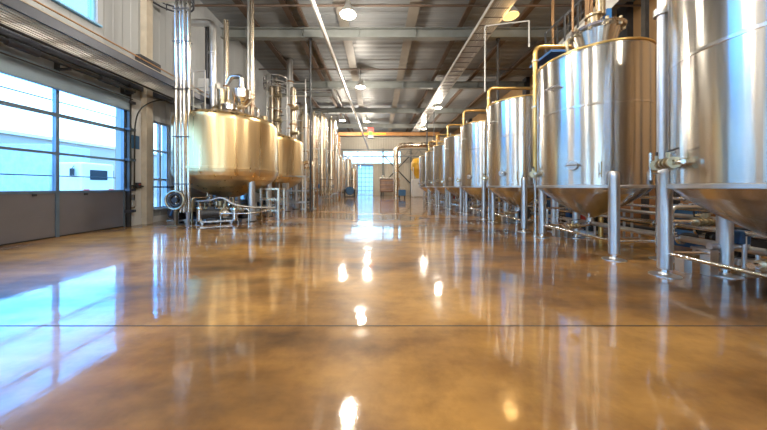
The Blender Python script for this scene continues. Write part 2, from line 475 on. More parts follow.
# ------------------------------------------------------------------ lamps
def lamp_build(lb):
    t = thing('ceiling_lamp', lb, 'lamp', (0,0,0), 'hanging high bay lamps')
    MB().lathe([(.02,.62),(.10,.60),(.12,.42),(.16,.36),(.30,.12),(.34,.0),(.32,.0),(.28,.11),(.1,.3)], n=28, cap=False).obj('reflector', M['tray'], t)
    MB().lathe([(0.001,-.055),(.12,-.05),(.24,-.02),(.30,.02),(.29,.04),(0.001,.05)], n=28).obj('lens', M['lamp'], t)
    MB().cyl((0,0,.6),(0,0,1.35), .02).cyl((0,0,1.32),(0,0,1.4),.06).obj('stem', M['dark_metal'], t)
    return t
LZ = 8.60
rows = {'c': [(-1.27, 10.6, 'large bright hanging lamp at the top of the view'), (-1.28, 18.3, 'hanging lamp in the middle of the roof, second in its row'),
              (-1.25, 28.0, 'small hanging lamp beyond the sloping pipe end'), (-1.45, 35.0, 'small hanging lamp near the far wall'), (-1.0, 3.6, 'hanging lamp just above the view'),
              (-1.0, -4.0, 'hanging lamp behind the camera in the central row')],
        'r': [(5.95, 11.2, 'amber glowing hanging lamp above the right tank row'), (5.55, 23.1, 'bright hanging lamp at the cable tray far back'),
              (5.75, 31.5, 'faint hanging lamp near the far right end'), (6.6, 4.2, 'hanging lamp above the right tanks out of view'), (6.6, -4.0, 'hanging lamp behind the camera on the right')],
        'l': [(-6.6, 3.6, 'hanging lamp above the garage door side'), (-3.9, 27.5, 'hanging lamp above the tall left tanks'), (-6, -4.0, 'hanging lamp behind the camera on the left')]}
L0 = None
for r in rows.values():
    for x, y, lb in r:
        z = 8.95 if 'amber' in lb else LZ
        if L0 is None: L0 = lamp_build(lb); L0.location = (x, y, z)
        else:
            q = dup(L0, (x, y, z), lb)
            if 'amber' in lb:                      # the one amber lamp has a lens of its own
                for ch in q.children:
                    if ch.name.startswith('lens'): ch.data = ch.data.copy(); ch.data.materials[0] = M['amber_lens']
        ld = bpy.data.lights.new('lamp_light', 'POINT'); ld.shadow_soft_size = .28
        ld.energy = 60 if (x, y) == (5.95, 11.2) else 620; ld.color = (1, .60, .22) if (x, y) == (5.95, 11.2) else (1, .89, .74)
        lo = bpy.data.objects.new('lamp_light', ld); C.objects.link(lo); lo.location = (x, y, z-.36)
        lo['label'] = 'light of a hanging lamp'

# ------------------------------------------------------------------ canopy rack along the left wall
cw = thing('wall_rack', 'long steel rack with slatted underside mounted above the garage door', 'rack', (XL, 0, 4.75))
MB().box(1.24, 1.30, -6, 16.0, -.02, .20).obj('front_beam', M['canopy'], cw, False)
MB().box(1.23, 1.31, -6, 16.0, .20, .225).obj('top_lip', M['pilaster'], cw, False)['label'] = 'pale beige top lip'
MB().box(.02, .12, -6, 16.0, -.12, .06).obj('wall_beam', M['canopy'], cw, False)
mb = MB()
for k in range(9): mb.box(.18+k*.115, .22+k*.115, -6, 16, .0, .03)
parts(mb, 'slat', M['tray'], cw, False)
mb = MB()
for k in range(30): mb.box(.10, 1.24, -6+k*.75, -5.94+k*.75, .04, .12)
parts(mb, 'cross_bar', M['dark_metal'], cw, False)
MB().cyl((.5,-6,-.09),(.5,16,-.09),.03).obj('conduit', M['dark_metal'], cw)
MB().cyl((1.34,-6,.33),(1.34,16,.33),.02).obj('cable_line', M['bracket'], cw)

# door track post with cable
tp = thing('door_track', 'dark vertical door track at the right edge of the garage door', 'door track', (XL, 8.27, 0))
MB().box(.0, .14, -.06, .0, 0, 4.7).box(0,.05,-.06,.1,0,4.7).obj('channel', M['dark_metal'], tp, False)
mb = MB()
for z in (.5, 1.2, 2.2, 3.2, 4.1): mb.box(.0,.18,-.09,.12,z-.04,z+.04)
parts(mb, 'bracket', M['canopy'], tp, False)
MB().tube([(.12,.12,.6),(.12,.14,3.4),(.2,.2,3.95),(.45,.5,4.35),(.8,.9,4.5)], .02, bend=.3).obj('cable', M['rubber'], tp)
parts(MB().cbox((.12,.08,.75),(.10,.12,.2)).cbox((.12,.06,1.1),(.1,.1,.12)), 'sensor', M['grey_plastic'], tp, False)
cb = thing('control_box', 'small dark control box on the wall beside the door track', 'control box', (XL+.03, 8.56, 1.35))
MB().box(0,.1,-.08,.08,-.1,.1).obj('housing', M['dark_metal'], cb, False, .01)
MB().cyl((.1,0,.04),(.12,0,.04),.02).obj('button', M['red'], cb)
pb = thing('wall_notice', 'small dark panel on the pale wall above the door controls', 'panel', (XL+.03, 8.5, 2.6))
MB().box(0,.03,-.14,.14,0,.45).obj('board', M['motor_blue'], pb, False, .005)
jb = thing('junction_box', 'black louvred box mounted beside the beige column over the rack', 'junction box', (XL+.03, 8.55, 5.65))
MB().box(.0,.2,-.05,.75,-.18,.18).obj('housing', M['dark_metal'], jb, False, .015)
mb = MB()
for k in range(4): mb.box(.2,.215,0,.7,-.14+k*.08,-.11+k*.08)
parts(mb, 'louvre', M['canopy'], jb, False)
tag(MB().tube([(XL+.1,8.2,1.35),(XL+.1,9.1,1.30),(XL+.1,12.0,1.30)], .025, bend=.1).obj('wall_pipe', M['dark_metal']), 'thin dark pipe along the wall below the small window', 'pipe')

# ------------------------------------------------------------------ outside
struct('floor_yard', MB().box(-60, XL-.3, -40, 60, -.3, -.02), M['asphalt'])
struct('floor_rear_yard', MB().box(-30, 40, YF+.3, 90, -.3, -.02), M['asphalt'])
bd = thing('yard_building', 'low pale building across the yard seen through the garage door', 'building', (-30, 2, 0))
MB().box(-6, 0, -30, 34, -.02, 5.6).obj('wall', M['ext'], bd, False)
MB().box(-6.2, .3, -30.2, 34.2, 5.6, 5.85).obj('roof', M['white'], bd, False)
for k in range(7):
    y = -24+k*7.5
    w = MB().box(0, .05, y, y+2.2, 1.2, 2.6).obj('window', M['wframe'], bd, False)
    MB().box(.05, .07, y+.1, y+2.1, 1.3, 2.5).obj('pane', M['wall_low'], w, False)
# lorry
lr = thing('lorry', 'white delivery lorry parked outside behind the garage door glass', 'lorry', (-20.5, 18.0, 0), None, PI/2)
MB().box(-1.2, 1.2, 1.6, 6.5, .95, 4.2).obj('cargo_box', M['wframe'], lr, False, .05)
MB().box(-1.05, 1.05, -.4, 1.5, .55, 3.0).obj('cab', M['white'], lr, False, .12)
parts(MB().box(-.55, .55, -.43, -.39, 1.8, 2.5).box(1.045,1.07,.0,.9,1.7,2.5), 'windscreen', M['dark_glass'], lr, False)
MB().box(-1.1, 1.1, -.5, -.35, .45, .85).obj('bumper', M['dark_metal'], lr, False, .03)
for x in (-.8, .8): MB().cbox((x,-.45,1.05),(.3,.08,.18)).obj('headlight', M['red'], lr, False, .02)
for x in (-.95, .95):
    for y in (.5, 5.2):
        MB().cyl((x-.15,y,.46),(x+.15,y,.46),.48,n=28).obj('wheel', M['rubber'], lr)
for x in (-1.25, 1.25): MB().cbox((x,.0,2.3),(.12,.2,.5)).cyl((x,0,2.55),(x*.84,.1,2.75),.02).obj('mirror', M['dark_metal'], lr)
rb = thing('rear_backdrop', 'grey-blue backdrop added outside to darken the glazed far door', 'building', (-2, 53, 0))  # backdrop block added to cut the bright sky behind the far door
MB().box(-7,7,0,8,-.02,5.8).obj('wall', M['wall_low'], rb, False)
MB().box(-7.2,7.2,-.3,8.2,5.8,6.0).obj('roof', M['canopy'], rb, False)
# railing outside
rl = thing('yard_rail', 'thin dark pipe rail on posts outside the garage door glass', 'rail', (-9.3, 0, 0))
for z in (3.42, 3.78): parts(MB().cyl((0,-10,z),(0,8.9,z),.018), 'rail', M['bracket'], rl)
MB().cyl((0,-10,1.62),(0,8.9,1.62),.015).obj('lower_rail', M['dark_metal'], rl)
for y in (-9, -5, -1, 3.1, 7.2, 8.88): MB().cyl((0,y,-.02),(0,y,3.8),.022).obj('post', M['bracket'], rl)

# ------------------------------------------------------------------ right row tanks
R0, H0 = .975, 3.98
def add_valve(t, p, ax, s=1.0, mat='brass'):
    """a butterfly valve with ferrules and a handle; p = position, ax = pipe axis"""
    p = Vector(p); ax = Vector(ax).normalized()
    up = Vector((0,0,1)) if abs(ax.z) < .8 else Vector((0,1,0))
    mb = MB().cyl(p-ax*.09*s, p+ax*.09*s, .038*s, n=14)
    for q in (-.09,-.03,.03,.09): mb.cyl(p+ax*(q-.008)*s, p+ax*(q+.008)*s, .055*s, n=14)
    mb.cyl(p, p+up*.11*s, .016*s, n=8)
    v = mb.obj('valve', M[mat], t)
    MB().beam(p+up*.11*s-ax*.02*s, p+up*.13*s+ax*.15*s, .02*s, .012*s).obj('handle', M['dark_metal'], v, False)
    return v
def make_tank(lb):
    t = thing('fermentation_tank', lb, 'tank', (0,0,0), 'big stainless tanks along the right side')
    MB().lathe([(R0,1.31),(R0,2.86),(R0,H0-.05),(R0-.012,H0-.01),(R0-.04,H0)], n=96, cap=False).obj('shell', M['tank'], t)
    MB().lathe([(R0-.03,H0-.005),(R0*.8,H0+.05),(R0*.4,H0+.11),(.2,H0+.13),(.001,H0+.13)], n=64, cap=False).obj('top_head', M['tank'], t)
    MB().lathe([(R0-.02,H0-.03),(R0+.010,H0-.02),(R0+.012,H0-.005),(R0+.006,H0+.008),(R0-.03,H0+.008)], n=96, cap=False).obj('rim_glint', M['gold_pipe'], t)['label'] = 'rim painted with a golden reflection'  # gold colour paints the warm reflection along the top edge
    MB().lathe([(R0+.001,2.835),(R0+.006,2.84),(R0+.006,2.88),(R0+.001,2.885)], n=96, cap=False).obj('weld_band', M['pipe'], t)
    MB().lathe([(R0+.001,1.28),(R0+.012,1.285),(R0+.013,1.33),(R0+.001,1.34)], n=96, cap=False).obj('bottom_rim', M['leg'], t)
    MB().lathe([(.07,.56),(.075,.64),(.12,.67),(.30,.76),(.62,.98),(.85,1.17),(R0-.01,1.30)], n=72, cap=False).obj('cone', M['tank'], t)
    # outlet under the cone
    MB().tube([(0,0,.72),(0,0,.48),(-.35,0,.45),(-.6,0,.45)], .035, bend=.12).obj('drain_pipe', M['pipe'], t)
    add_valve(t, (-.38,0,.45), (1,0,0), 1.1)
    for sx, sy in ((-.40,-.98),(-.40,.98),(.47,-.97),(.47,.97)):
        # leg: shaft with domed top, slim levelling rod and round pad as sub-parts
        lg = MB().lathe([(.0001,.10),(.077,.10),(.080,.12),(.080,1.50),(.073,1.545),(.05,1.58),(.0001,1.59)], (sx,sy,0), n=28).obj('leg', M['leg'], t)
        MB().lathe([(.0001,.012),(.05,.012),(.05,.10),(.0001,.10)], (sx,sy,0), n=20).obj('levelling_rod', M['pipe'], lg)
        MB().lathe([(.0001,.0),(.17,.0),(.17,.012),(.07,.022),(.055,.05),(.0001,.05)], (sx,sy,0), n=28).obj('foot_pad', M['leg'], lg)
    mb = MB()
    mb.cyl((-.40,-.98,.33),(-.40,.98,.33),.026)
    mb.cyl((-.40,-.98,.33),(.47,-.97,.33),.026).cyl((-.40,.98,.33),(.47,.97,.33),.026)
    mb.obj('leg_brace', M['pipe'], t)
    # side port with clamp near the rim, sample tap, small bracket high up
    c, s_ = math.cos(math.radians(215)), math.sin(math.radians(215))
    o = MB().cyl((c*R0, s_*R0, 1.72), (c*(R0+.10), s_*(R0+.10), 1.72), .045, n=20)
    o.cyl((c*(R0+.07), s_*(R0+.07), 1.72), (c*(R0+.10), s_*(R0+.10), 1.72), .085, n=24).obj('side_port', M['leg'], t)
    MB().torus((c*(R0+.004), s_*(R0+.004), 1.72), .12, .012, n=24).obj('port_ring', M['pipe'], t)
    c, s_ = math.cos(math.radians(238)), math.sin(math.radians(238))
    MB().cyl((c*R0, s_*R0, 1.55), (c*(R0+.12), s_*(R0+.12), 1.55), .014).cyl((c*(R0+.12), s_*(R0+.12), 1.48), (c*(R0+.12), s_*(R0+.12), 1.76), .010).obj('sample_tap', M['brass'], t)
    c, s_ = math.cos(math.radians(195)), math.sin(math.radians(195))
    mb = MB(); a = Vector((c*(R0+.09), s_*(R0+.09), 3.35)); tg = Vector((-s_, c, 0))
    mb.cyl(a-tg*.13, a+tg*.13, .02).cyl(a-tg*.10, Vector((c*R0,s_*R0,3.35))-tg*.10, .014).cyl(a+tg*.10, Vector((c*R0,s_*R0,3.35))+tg*.10, .014)
    mb.obj('grab_bar', M['leg'], t)
    # valve cluster hung off the far aisle-side leg
    arc = [(1.075*math.cos(math.radians(a)), 1.075*math.sin(math.radians(a)), 1.60) for a in range(120, 172, 6)]
    MB().tube(arc, .028).obj('branch_pipe', M['pipe'], t)
    for a in (132, 156):
        q = Vector((1.075*math.cos(math.radians(a)), 1.075*math.sin(math.radians(a)), 1.60))
        add_valve(t, q, (-math.sin(math.radians(a)), math.cos(math.radians(a)), 0), 1.25)
        w_ = Vector((math.cos(math.radians(a+7)), math.sin(math.radians(a+7)), 0)); MB().cyl(w_*R0+Vector((0,0,1.60)), w_*1.10+Vector((0,0,1.60)), .03).obj('inlet_stub', M['brass'], t)
    MB().cyl((-.62,.97,1.40),(-.62,.97,1.80),.02).cyl((-.62,.97,1.5),(-.47,.97,1.5),.015).obj('stub_pipe', M['pipe'], t)
    MB().lathe([(.12,H0+.10),(.12,H0+.22),(.16,H0+.22),(.16,H0+.25),(.0001,H0+.26)], (-.1,.25,0), n=24).obj('manway', M['leg'], t)
    return t
Y0, DY, XT = 2.70, 2.75, 4.62
TL = ['huge stainless tank at the right edge, nearest the camera', 'large stainless tank carrying the small open hopper on top',
      'third stainless tank back on the right, just beyond the hopper-topped one', 'fourth stainless tank back in the right-hand row',
      'fifth stainless tank back in the right-hand row', 'sixth stainless tank back in the right-hand row', 'seventh stainless tank back in the right-hand row',
      'farthest stainless tank ending the right-hand row', 'ninth stainless tank back in the right-hand row', 'tenth stainless tank back in the right-hand row',
      'farthest stainless tank ending the right-hand row']
ft = make_tank(TL[0]); ft.location = (XT, Y0, 0)
for i in range(1, 8): dup(ft, (XT, Y0+DY*i, 0), TL[i])

# overflow pipes, one beside each tank
OL = ['plain silver vertical pipe standing beside the nearest right tank', 'yellow pipe bending over just beyond the hopper-topped tank',
      'yellow pipe bending over the fourth tank of the right row', 'yellow pipe bending over the fifth tank of the right row', 'yellow pipe bending over the sixth tank of the right row',
      'yellow pipe bending over the seventh tank of the right row', 'yellow pipe bending over the eighth tank of the right row']
for i in range(7):
    y = Y0+DY*i+1.02; x = 4.13
    if i == 0:
        p = thing('riser_pipe', OL[0], 'pipe', (4.23, 3.72, 0))
        parts(MB().cyl((0,0,1.66),(0,0,9.9),.058,n=24), 'riser', M['leg'], p)
        parts(MB().cyl((0,.0,3.9),(.35,-.1,4.05),.035).cyl((0,0,3.85),(0,0,3.95),.095,n=20), 'bracket', M['leg'], p)
        parts(MB().cyl((0,0,1.60),(0,0,1.68),.1,n=20), 'flange', M['brass'], p)
        continue
    p = thing('overflow_pipe', OL[i], 'pipe', (x, y+.10, 0), 'yellow overflow pipes on the right tanks')
    m = M['gold_pipe']
    MB().tube([(0,0,1.55),(0,0,4.98),(1.72,.0,4.98),(1.72,.0,.0)], .055, n=16, bend=.18).obj('pipe_run', m, p)
    mb = MB()
    for z in (1.6, 3.4, 4.6): mb.cyl((0,0,z-.015),(0,0,z+.015),.085,n=18)
    parts(mb, 'flange', M['leg'], p)
    MB().cyl((0,0,.0),(0,0,1.55),.03).lathe([(.0001,0),(.09,0),(.09,.012),(.0001,.012)]).obj('support_post', M['pipe'], p)
    MB().tube([(.18,0.05,1.7),(.18,.05,4.5)], .028).cyl((0,0,2.0),(.18,.05,2.0),.015).cyl((0,0,4.4),(.18,.05,4.4),.015).obj('side_tube', M['leg'], p)
# thin pipe frame above third tank
tag(MB().tube([P(485,92,9.6), P(485,26,9.6), P(529,21,9.2)], .028, bend=.05).tube([P(529,21,9.2), P(529,47,6.95+2.2)], .028).obj('thin_pipe_loop', M['tray']), 'thin pale pipe loop rising above the third right tank', 'pipe')

# hopper on the second tank
hp = thing('hopper', 'small open steel hopper with geared drive on top of the second tank', 'hopper', (4.72, 5.42, H0+.24))
MB().lathe([(.26,0),(.30,.03),(.40,.36),(.47,.39),(.49,.43),(.46,.45),(.38,.39),(.27,.05)], n=48, cap=False).obj('bowl', M['tank'], hp)
mb = MB()
for k in range(10):
    t = 2*PI*k/10; mb.cyl((.44*math.cos(t),.44*math.sin(t),.34),(.44*math.cos(t),.44*math.sin(t),.50),.03,n=8)
parts(mb, 'clamp_bolt', M['brass'], hp)
MB().cyl((-.05,0,.45),(-.05,0,.75),.11,n=24).cyl((-.05,0,.75),(-.05,0,.8),.15,n=24).cyl((.12,0,.62),(.35,0,.62),.09,n=20).cyl((.35,0,.62),(.38,0,.62),.11,n=20).obj('gearbox', M['brass'], hp)
MB().cyl((.10,0,.8),(.10,0,1.25),.085,n=24).cyl((.10,0,1.25),(.10,0,1.29),.10,n=24).obj('drive_motor', M['brass'], hp)
parts(MB().cyl((-.42,.1,.5),(-.42,.1,3.0),.022).cyl((.02,.25,.5),(.02,.25,4.6),.04).cyl((.12,.25,.5),(.12,.25,4.6),.03), 'feed_pipe', M['bracket'], hp)
MB().tube([(-.52,0,.3),(-.62,0,.25),(-.62,0,.02),(-.5,0,-.05)], .03, bend=.06).obj('side_elbow', M['brass'], hp)

# stair and platform behind the right tanks
st = thing('steel_stair', 'grey steel stair with dark handrails high behind the hopper-topped tank', 'stair', (5.9, 7.9, 0))
sa, sb = Vector((0,0,5.7)), Vector((3.7,0,9.4))
for y in (0, .9):
    o_ = Vector((0,y,0)); MB().beam(sa+o_, sb+o_, .05, .30).obj('stringer', M['tray'], st, False)
    parts(MB().beam(sa+o_+Vector((0,0,1)), sb+o_+Vector((-.6,0,.4)), .05, .05).beam(sa+o_+Vector((0,0,.55)), sb+o_+Vector((-.2,0,.35)), .03, .03), 'handrail', M['dark_metal'], st, False)
    mb = MB()
    for k in range(8):
        p = sa+o_+(sb-sa)*(k/9); mb.beam(p, p+Vector((0,0,1)), .04, .04)
    parts(mb, 'baluster', M['dark_metal'], st, False)
for k in range(14):
    p = sa+(sb-sa)*((k+.5)/14); MB().box(p.x-.13, p.x+.13, .03, .87, p.z+.05, p.z+.09).obj('tread', M['tray'], st, False)
for x, zt in ((.15,5.65),(1.35,6.9),(3.5,9.0)):
    for y in (0,.9): MB().box(x-.07,x+.07,y-.07,y+.07,0,zt).obj('post', M['rail_blue' if x < 3 else 'dark_metal'], st, False)
MB().box(-.5,.5,-.1,1.0,5.52,5.6).obj('landing', M['rail_blue'], st, False)

# pipe runs beneath the right row
RUN = [(5.35, .62, .04, 'pipe', 'silver pipe run directly under the right tank cones'), (5.55, .36, .055, 'leg', 'thick grey pipe run low behind the right tank legs'),
       (5.95, .88, .035, 'pipe', 'silver pipe run high behind the right tank legs'), (6.05, .50, .05, 'dark_metal', 'black pipe run behind the right tank legs'),
       (6.3, .70, .045, 'leg', 'grey pipe run at mid height near the rear of the tanks'), (6.5, 1.05, .04, 'pipe', 'silver pipe run topmost behind the right tanks'),
       (6.7, .25, .07, 'dark_metal', 'fat dark pipe run lowest behind the right tanks')]
for x, z, r, mt, lb in RUN:
    t = thing('pipe_run', lb, 'pipe', (x, 0, 0), 'long pipe runs beneath the right tanks')
    parts(MB().cyl((0,.3,z),(0,23,z),r,n=14), 'pipe', M[mt], t)
    mb = MB()
    for k in range(8): mb.cyl((0,1.3+k*2.9+z,z-.02),(0,1.34+k*2.9+z,z-.02),r*1.6,n=14)
    parts(mb, 'flange', M['pipe'], t)
    mb = MB()
    for k in range(9): mb.cyl((0,.9+k*2.75,0),(0,.9+k*2.75,z),.025,n=8).box(-.07,.07,.83+k*2.75,.97+k*2.75,0,.012)
    parts(mb, 'support', M['leg'], t)
mat_c = ['pipe','leg','brass']
CL = ['first', 'second', 'third', 'fourth', 'fifth', 'sixth', 'seventh']
for i in range(7):
    y = Y0+DY*i+1.35
    t = thing('cross_manifold', 'U-bent pipes with valves between the right tanks, %s set from the camera' % CL[i], 'pipes', (5.0, y, 0), 'bent pipe sets between the right tanks')
    MB().tube([(-.3,-.2,.25),(-.3,.15,.25),(-.3,.15,.72),(1.2,.15,.72),(1.2,.15,1.0)], .03, bend=.1).obj('upper_bend', M['pipe'], t)
    MB().tube([(.1,.3,0),(.1,.3,.95),(1.6,.3,.95)], .035, bend=.12).obj('elbow_pipe', M['leg'], t)
    MB().tube([(-.1,-.35,.42),(.5,-.35,.42),(.9,.1,.42),(2.0,.1,.42)], .045, bend=.2).obj('lower_bend', M['leg'], t)
    parts(MB().box(-.36,-.24,-.26,-.14,0,.22).box(-.16,-.04,-.41,-.29,0,.38), 'foot', M['leg'], t, False)
    add_valve(t, (.45,.15,.72), (1,0,0), 1.3); add_valve(t, (.1,.3,.55), (0,0,1), 1.3, 'pipe')
    MB().cbox((.35,-.35,.56),(.16,.14,.2)).cyl((.35,-.35,.42),(.35,-.35,.5),.03).obj('actuator', M['motor_blue' if i%2==0 else 'red'], t, False, .02)

def make_pump(lb, mot='motor_blue'):
    t = thing('transfer_pump', lb, 'pump', (0,0,0), 'pumps standing on the floor')
    MB().box(-.38,.38,-.16,.16,.05,.09).box(-.36,-.30,-.15,.15,0,.05).box(.30,.36,-.15,.15,0,.05).obj('base_frame', M['leg'], t, False, .006)
    MB().cyl((-.32,0,.27),(.05,0,.27),.13,n=24).cyl((-.36,0,.27),(-.32,0,.27),.145,n=24).box(-.26,-.0,-.08,.08,.09,.2).box(-.22,-.06,-.06,.06,.38,.46).obj('motor', M[mot], t)
    mb = MB()
    for k in range(8): mb.cyl((-.28+k*.035,0,.27),(-.27+k*.035,0,.27),.14,n=24)
    mb.obj('cooling_fins', M[mot], t)
    MB().cyl((.05,0,.27),(.13,0,.27),.08,n=20).cyl((.13,0,.27),(.24,0,.27),.15,n=28).cyl((.24,0,.27),(.27,0,.27),.10,n=24).obj('volute', M['pipe'], t)
    parts(MB().tube([(.27,0,.27),(.45,0,.27),(.45,0,.6)], .04, bend=.1).tube([(.19,.10,.3),(.19,.10,.7)], .035), 'port_pipe', M['pipe'], t)
    add_valve(t, (.19,.10,.58), (0,0,1), 1.1)
    return t
PP = [(-6.55, 9.25, 0, 'pump with dark motor low in front of the big kettle'), (-5.75, 8.95, .5, 'pump in front of the big kettle, right of its hose ring'),
      (-5.3, 9.6, 2.6, 'pump beneath the right front leg of the big kettle'), (-6.9, 10.4, 1.2, 'pump far under the left side of the big kettle'),
      (-5.9, 13.3, .3, 'pump under the second, smaller looking kettle'), (-7.2, 9.3, 1.3, 'pump at the foot of the four-pipe bundle'), (-6.2, 9.6, .1, 'pump behind the upright filter canister under the near kettle'), (-4.9, 17.2, 1.0, 'pump at the foot of the column cluster on the left'),
      (6.3, 4.5, 1.2, 'pump on the floor between the two nearest right tanks'), (6.0, 6.9, .4, 'pump on the floor behind the third right tank'), (5.4, 9.5, 1.5, 'pump on the floor between farther right tanks')]
p0 = None
for x, y, rz, lb in PP:
    if p0 is None: p0 = make_pump(lb, 'dark_metal'); p0.location = (x,y,0); p0.rotation_euler = (0,0,rz); p0.scale = (1.3,1.3,1.3)
    else: dup(p0, (x,y,0), lb, rz=rz)
for c, lb, mt in (((6.9, 5.6), 'blue plastic drum standing behind the second right tank', 'motor_blue'), ((7.3, 4.3), 'blue plastic drum nearer the camera behind the right tanks', 'motor_blue')):
    d = thing('drum', lb, 'drum', (*c, 0), 'plastic drums')
    MB().lathe([(.0001,0),(.27,0),(.29,.03),(.29,.3),(.30,.32),(.29,.34),(.29,.6),(.30,.62),(.29,.64),(.29,.86),(.26,.9),(.0001,.9)], n=32).obj('barrel', M[mt], d)
    parts(MB().cyl((.12,0,.9),(.12,0,.93),.04).cyl((-.12,0,.9),(-.12,0,.93),.03), 'bung', M['white'], d)
# pale brown crates against the right wall
for i, (x, y, w, h) in enumerate(((10.6, 6.2, 1.5, 1.1), (10.6, 8.4, 1.4, .9), (10.7, 10.6, 1.3, 1.3))):
    t = thing('pallet_crate', ['pale brown crate on a pallet by the right wall, nearest', 'pale brown crate on a pallet by the right wall, lowest', 'pale brown crate on a pallet by the right wall, tallest'][i], 'crate', (x, y, 0), 'crates by the right wall')
    MB().box(-w/2,w/2,-.7,.7,.15,h).obj('crate_box', M['wood'], t, False, .02)
    mb = MB()
    for k in (-.45,0,.45): mb.box(-w/2,w/2,k-.06,k+.06,0,.11)
    mb.box(-w/2,w/2,-.7,.7,.11,.149).obj('pallet', M['bracket'], t, False)

# ------------------------------------------------------------------ kettles on the left
RK = 1.84
def make_kettle(lb):
    t = thing('brew_kettle', lb, 'kettle', (0,0,0), 'wide golden kettles on the left')
    MB().lathe([(RK,1.98),(RK,3.72),(RK-.01,3.78),(RK-.05,3.86)], n=112, cap=False).obj('shell', M['kettle'], t)
    MB().lathe([(RK-.045,3.855),(RK-.12,3.93),(1.3,4.10),(.7,4.28),(.25,4.36),(.001,4.37)], n=96, cap=False).obj('dome', M['copper_dome'], t)
    MB().lathe([(RK-.01,2.02),(RK+.022,2.01),(RK+.022,1.93),(RK-.005,1.92)], n=112, cap=False).obj('seam_band', M['kettle'], t)
    MB().lathe([(.12,.86),(.4,.92),(.9,1.10),(1.35,1.34),(RK-.16,1.56),(RK-.04,1.70),(RK,1.84),(RK,1.95)], n=96, cap=False).obj('dish_bottom', M['kettle'], t)
    for a in (-30, -150, 30, 150):
        x, y = 1.50*math.cos(math.radians(a)), 1.50*math.sin(math.radians(a))
        lg = MB().lathe([(.0001,.03),(.12,.03),(.12,1.72),(.09,1.77),(.0001,1.79)], (x,y,0), n=28).obj('leg', M['leg'], t)
        MB().lathe([(.0001,0),(.2,0),(.2,.03),(.0001,.03)], (x,y,0), n=28).obj('foot_pad', M['dark_metal'], lg)
    MB().tube([(0,0,.9),(0,0,.5),(.5,-.5,.45),(1.1,-1.2,.45)], .06, bend=.15).obj('outlet_pipe', M['pipe'], t)
    c = (.35,-.55,0)
    MB().lathe([(.26,4.27),(.26,4.42),(.30,4.42),(.30,4.46),(.1,4.52),(.0001,4.53)], c, n=36).obj('manway', M['pipe'], t)
    MB().cyl((.35,-.55,4.53),(.35,-.55,4.66),.03).torus((.35,-.55,4.66),.10,.012,n=20).obj('handwheel', M['brass'], t)
    MB().cyl((-.15,-.2,4.3),(-.15,-.2,4.75),.14,n=24).cyl((-.15,-.2,4.75),(-.15,-.2,5.15),.17,n=24).cyl((-.15,-.2,5.15),(-.15,-.2,5.19),.19,n=24).obj('agitator_drive', M['brass'], t)
    return t
K1 = Vector((-6.10, 10.25, 0)); K2 = Vector((-6.15, 14.05, 0))
kt = make_kettle('large golden domed kettle on legs at the left, nearest the camera'); kt.location = K1
k2 = dup(kt, K2, 'second golden domed kettle, half hidden behind the first')
# kettle-top gear, on the first kettle
g = thing('cyclone', 'shiny conical separator tilted on top of the near kettle', 'separator', (-5.62, 10.3, 4.3))
MB().lathe([(.10,.0),(.12,.25),(.34,.62),(.36,.95),(.30,1.0),(.12,1.08),(.10,1.3)], n=36).obj('cone', M['pipe'], g)
MB().tube([(.0,0,1.3),(.0,0,1.55),(-.45,0,1.55),(-.6,0,1.2)], .09, bend=.2).obj('elbow', M['pipe'], g)
mb = MB()
for k in range(3):
    a = 2*PI*k/3+.3; mb.cyl((.36*math.cos(a),.36*math.sin(a),.7),(.42*math.cos(a),.42*math.sin(a),-.12),.02)
parts(mb, 'bracket', M['bracket'], g)
ex = thing('exhaust_pipe', 'grey exhaust pipe with left-turned elbow rising from the near kettle', 'pipe', (-6.82, 10.35, 0))
MB().tube([(0,0,4.18),(0,0,8.1),(-.95,0,8.1)], .14, n=24, bend=.3).obj('duct', M['leg'], ex)
parts(MB().cyl((0,0,4.18),(0,0,4.28),.2,n=24).cyl((0,0,5.4),(0,0,5.44),.17,n=24).cyl((0,0,6.8),(0,0,6.84),.17,n=24), 'flange', M['leg'], ex)
bp = thing('beige_stack', 'beige vertical stack pipe right beside the elbowed exhaust pipe', 'pipe', (-6.52, 10.75, 0))
MB().cyl((0,0,4.22),(0,0,8.45),.10,n=24).obj('duct', M['tall_tank'], bp)
parts(MB().cyl((0,0,4.22),(0,0,4.3),.15,n=24).cyl((0,0,5.6),(0,0,5.64),.13,n=24), 'flange', M['bracket'], bp)
bp = thing('twin_stack', 'pair of tall vertical pipes reaching the roof from the kettle dome', 'pipe', (-5.40, 10.6, 0))
MB().cyl((-.09,0,4.15),(-.09,0,9.95),.055,n=20).obj('slim_pipe', M['leg'], bp)
MB().cyl((.06,0,4.1),(.06,0,9.95),.085,n=24).obj('wide_pipe', M['tall_tank'], bp)
mb = MB()
for z in (4.3, 4.75, 5.2): mb.cyl((-.2,0,z),(.2,0,z),.02).torus((.06,0,z),.12,.02,n=20)
mb.obj('clamp', M['bracket'], bp)
bx = thing('motor_stack', 'square grey gearbox with dark vertical duct on the kettle dome', 'drive unit', (-7.15, 10.6, 4.05))
MB().box(-.2,.2,-.2,.2,0,1.2).obj('pedestal', M['leg'], bx, False, .01)
MB().box(-.32,.32,-.25,.25,1.2,1.75).obj('gearbox', M['tray'], bx, False, .02)
MB().cyl((-.05,0,1.75),(-.05,0,4.0),.11,n=20).obj('duct', M['dark_metal'], bx)
MB().cyl((-.05,.0,4.0),(-.05,0,4.1),.14,n=20).obj('cap', M['canopy'], bx)
rl = thing('kettle_railing', 'small pale railing on the left side of the near kettle top', 'railing', (-6.9, 9.55, 3.9))
mb = MB()
for z in (.5, 1.1, 1.7): mb.cyl((-.45,-.1,z),(.5,-.3,z),.02)
parts(mb, 'rail', M['tray'], rl)
